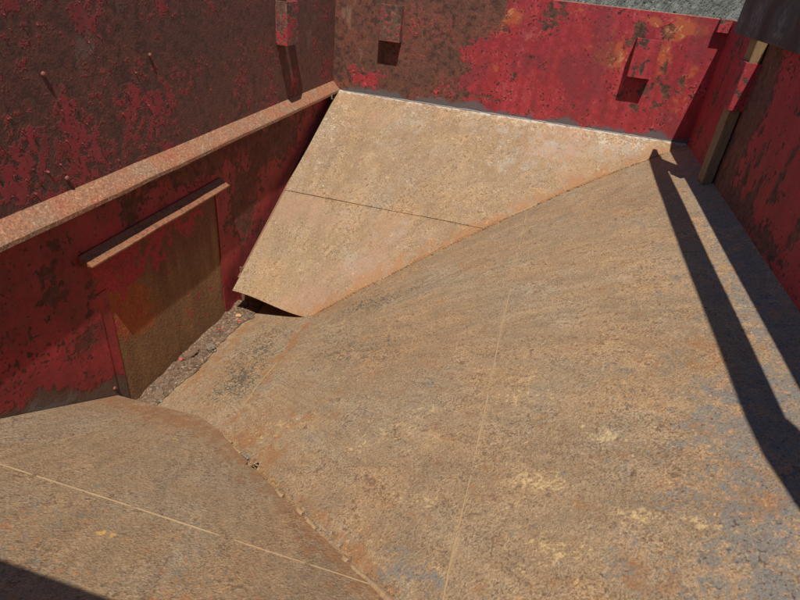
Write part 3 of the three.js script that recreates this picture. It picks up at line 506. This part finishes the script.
// ---------- debris along the gate ----------
const bedX = (z) => 0.085 + 0.02 * vn(z * 11, 1, 9) + 0.012 * vn(z * 37, 1, 9) + 0.02 * ss(1.4, 1.25, z);
const bedY = (x, z) => chuteY(x) + Math.max(0, (bedX(z) - x)) * 0.28 + (0.012 * fbm(x * 32, z * 32, 4, 4) + 0.006) * ss(0, 0.03, bedX(z) - x) + 0.004;
function dirtTone(a, b) { const g = fbm(a * 120, b * 120, 3, 21), m = fbm(a * 26, b * 26, 4, 23); setc(118, 92, 71); mixc(88, 68, 54, clamp(0.4 + m) * 0.6); mixc(160, 134, 104, ss(0.15, 0.45, g + m * 0.4) * 0.6); mul(1 + 0.25 * g); C[3] = 0.96; C[4] = 0.5 + 0.4 * g; }
M.dirt = paintMaterial(-0.06, 0.2, 1.0, 2.0, 256, 1024, dirtTone, 0.004);
{
  const o = mesh('dirt_bed', sheet((u, v) => { const z = 1.11 + 0.85 * v, x = -0.02 + (bedX(z) + 0.02) * u; return [x, bedY(x, z), z]; }, (p) => M.dirt.userData.uv(p[0], p[2]), 40, 170, 0.003), M.dirt, scene);
  o.userData = { kind: 'stuff', label: 'strip of grey brown dirt lying along the foot of the gate', category: 'dirt' };
  const N = 1300, inst = new THREE.InstancedMesh(lumpGeo(1, 3, [1, 0.55, 0.75], 1), new THREE.MeshStandardMaterial({ color: 0xffffff, roughness: 0.95 }), N), m = new THREE.Matrix4(), q = new THREE.Quaternion(), e = new THREE.Euler(), c = new THREE.Color();
  for (let i = 0; i < N; i++) {
    const z = 1.13 + 0.8 * rnd(), x = -0.012 + (bedX(z) + 0.014) * Math.pow(rnd(), 0.8), r = 0.0014 + 0.0052 * Math.pow(rnd(), 3);
    q.setFromEuler(e.set(rnd() - 0.5, rnd() * 6, rnd() - 0.5)); m.compose(new THREE.Vector3(x, bedY(x, z) + r * 0.15, z), q, new THREE.Vector3(r * (1 + rnd()), r, r)); inst.setMatrixAt(i, m);
    const k = rnd(), t = 0.5 + 0.5 * rnd(); if (k < 0.68) c.setRGB(0.19 * t, 0.125 * t, 0.08 * t); else if (k < 0.9) c.setRGB(0.32 * t, 0.22 * t, 0.13 * t); else if (k < 0.994) c.setRGB(0.27 * t, 0.24 * t, 0.2 * t); else c.setRGB(0.45, 0.03, 0.03); inst.setColorAt(i, c);
  }
  inst.name = 'dirt_grains'; inst.userData = { kind: 'stuff', label: 'grains, chaff and rust flakes strewn over the dirt strip', category: 'debris' }; inst.castShadow = inst.receiveShadow = true; scene.add(inst);
}
const tag = (o, label, category, group) => { o.name = numbered(o.name); Object.assign(o.userData, { label, category }); if (group) o.userData.group = group; return o; };
function lay(name, geo, mat, x, z, lift, rot, label, cat) { const o = mesh(name, geo, mat, scene); o.position.set(x, bedY(x, z) + lift, z); o.rotation.set(...rot); return tag(o, label, cat); }
lay('bark_chunk', lumpGeo(0.02, 5, [1.0, 0.85, 1.9], 2), plain(0x6f5744), 0.02, 1.56, 0.008, [0.1, -0.5, 0], 'dark brown chunk of bark lying in the dirt by the gate', 'bark');
lay('stone', lumpGeo(0.012, 7, [1.1, 0.6, 1], 2), plain(0xc39a68), 0.062, 1.25, 0.003, [0, 0.4, 0], 'tan flat stone near the free edge of the slope sheet', 'stone');
lay('grey_clod', lumpGeo(0.017, 9, [1, 0.7, 1.3], 2), plain(0x786a5a), 0.068, 1.49, 0.004, [0, 0.8, 0.2], 'pale grey crumbly clod at the edge of the dirt strip', 'clod');
lay('grey_clod', lumpGeo(0.015, 12, [1.4, 0.6, 1.0], 3), plain(0x685a4a), 0.105, 1.235, 0.003, [0, 0.2, 0], 'dark grey clod right under the free sheet edge', 'clod');
lay('grey_clod', lumpGeo(0.017, 15, [1.2, 0.6, 1.5], 3), plain(0x735e4a), 0.045, 1.79, 0.002, [0, 0.5, 0], 'pale lumpy clod beside the rear slope sheet', 'clod');
const flake = () => { const g = new THREE.CylinderGeometry(0.0062, 0.0058, 0.0014, 7); g.scale(1, 1, 0.75); return g; };
const redm = plain(0xd22a2a, 0.6);
lay('paint_flake', flake(), redm, 0.004, 1.60, 0.012, [0.5, 0, -0.5], 'bright red paint flake stuck to the bark chunk', 'paint flake');
lay('paint_flake', flake(), redm, 0.078, 1.275, 0.004, [0.2, 0, -0.2], 'red paint flake beside the tan stone', 'paint flake');
lay('paint_flake', flake(), redm, 0.03, 1.36, 0.004, [0.3, 1, -0.2], 'red paint flake alone in the middle of the dirt strip', 'paint flake');

// ---------- sideboard standing in the pockets of the shaded wall ----------
const sb = thing('sideboard', 'weathered grey sideboard on wooden posts held in the stake pockets', 'sideboard');
{
  const P = [[0.395, 0.531], [2.62, 0.531], [2.62, 0.66], [2.55, 0.8], [2.45, 0.84], [1.3, 0.835], [0.8, 0.80], [0.50, 0.76], [0.365, 0.66], [0.362, 0.56], [0.368, 0.54]];
  const s = new THREE.Shape(P.map(([z, y]) => new THREE.Vector2(z, y))), g = new THREE.ExtrudeGeometry(s, { depth: 0.016, bevelEnabled: true, bevelSize: 0.002, bevelThickness: 0.002, bevelOffset: -0.002, bevelSegments: 2 });
  g.rotateY(-Math.PI / 2); g.translate(1.853, 0, 0); reuv(g, (x, y, z) => M.board.userData.uv(z, y));
  mesh('board', g, M.board, sb);
}
for (const z of [0.593, 2.483]) {
  const y0 = floorY(1.862) + 0.004, g = boxAt(1.8565, 1.8955, y0, 0.8, z - 0.044, z + 0.044, 0.004);
  mesh('post', reuv(g, (x, y, zz, nx) => M.wood.userData.uv((y + 0.1) * 0.9, Math.abs(nx) > 0.5 ? zz - z + 0.06 : x - 1.85 + 0.16)), M.wood, sb, 'weathered wooden post');
}
renderer.render(scene, camera);
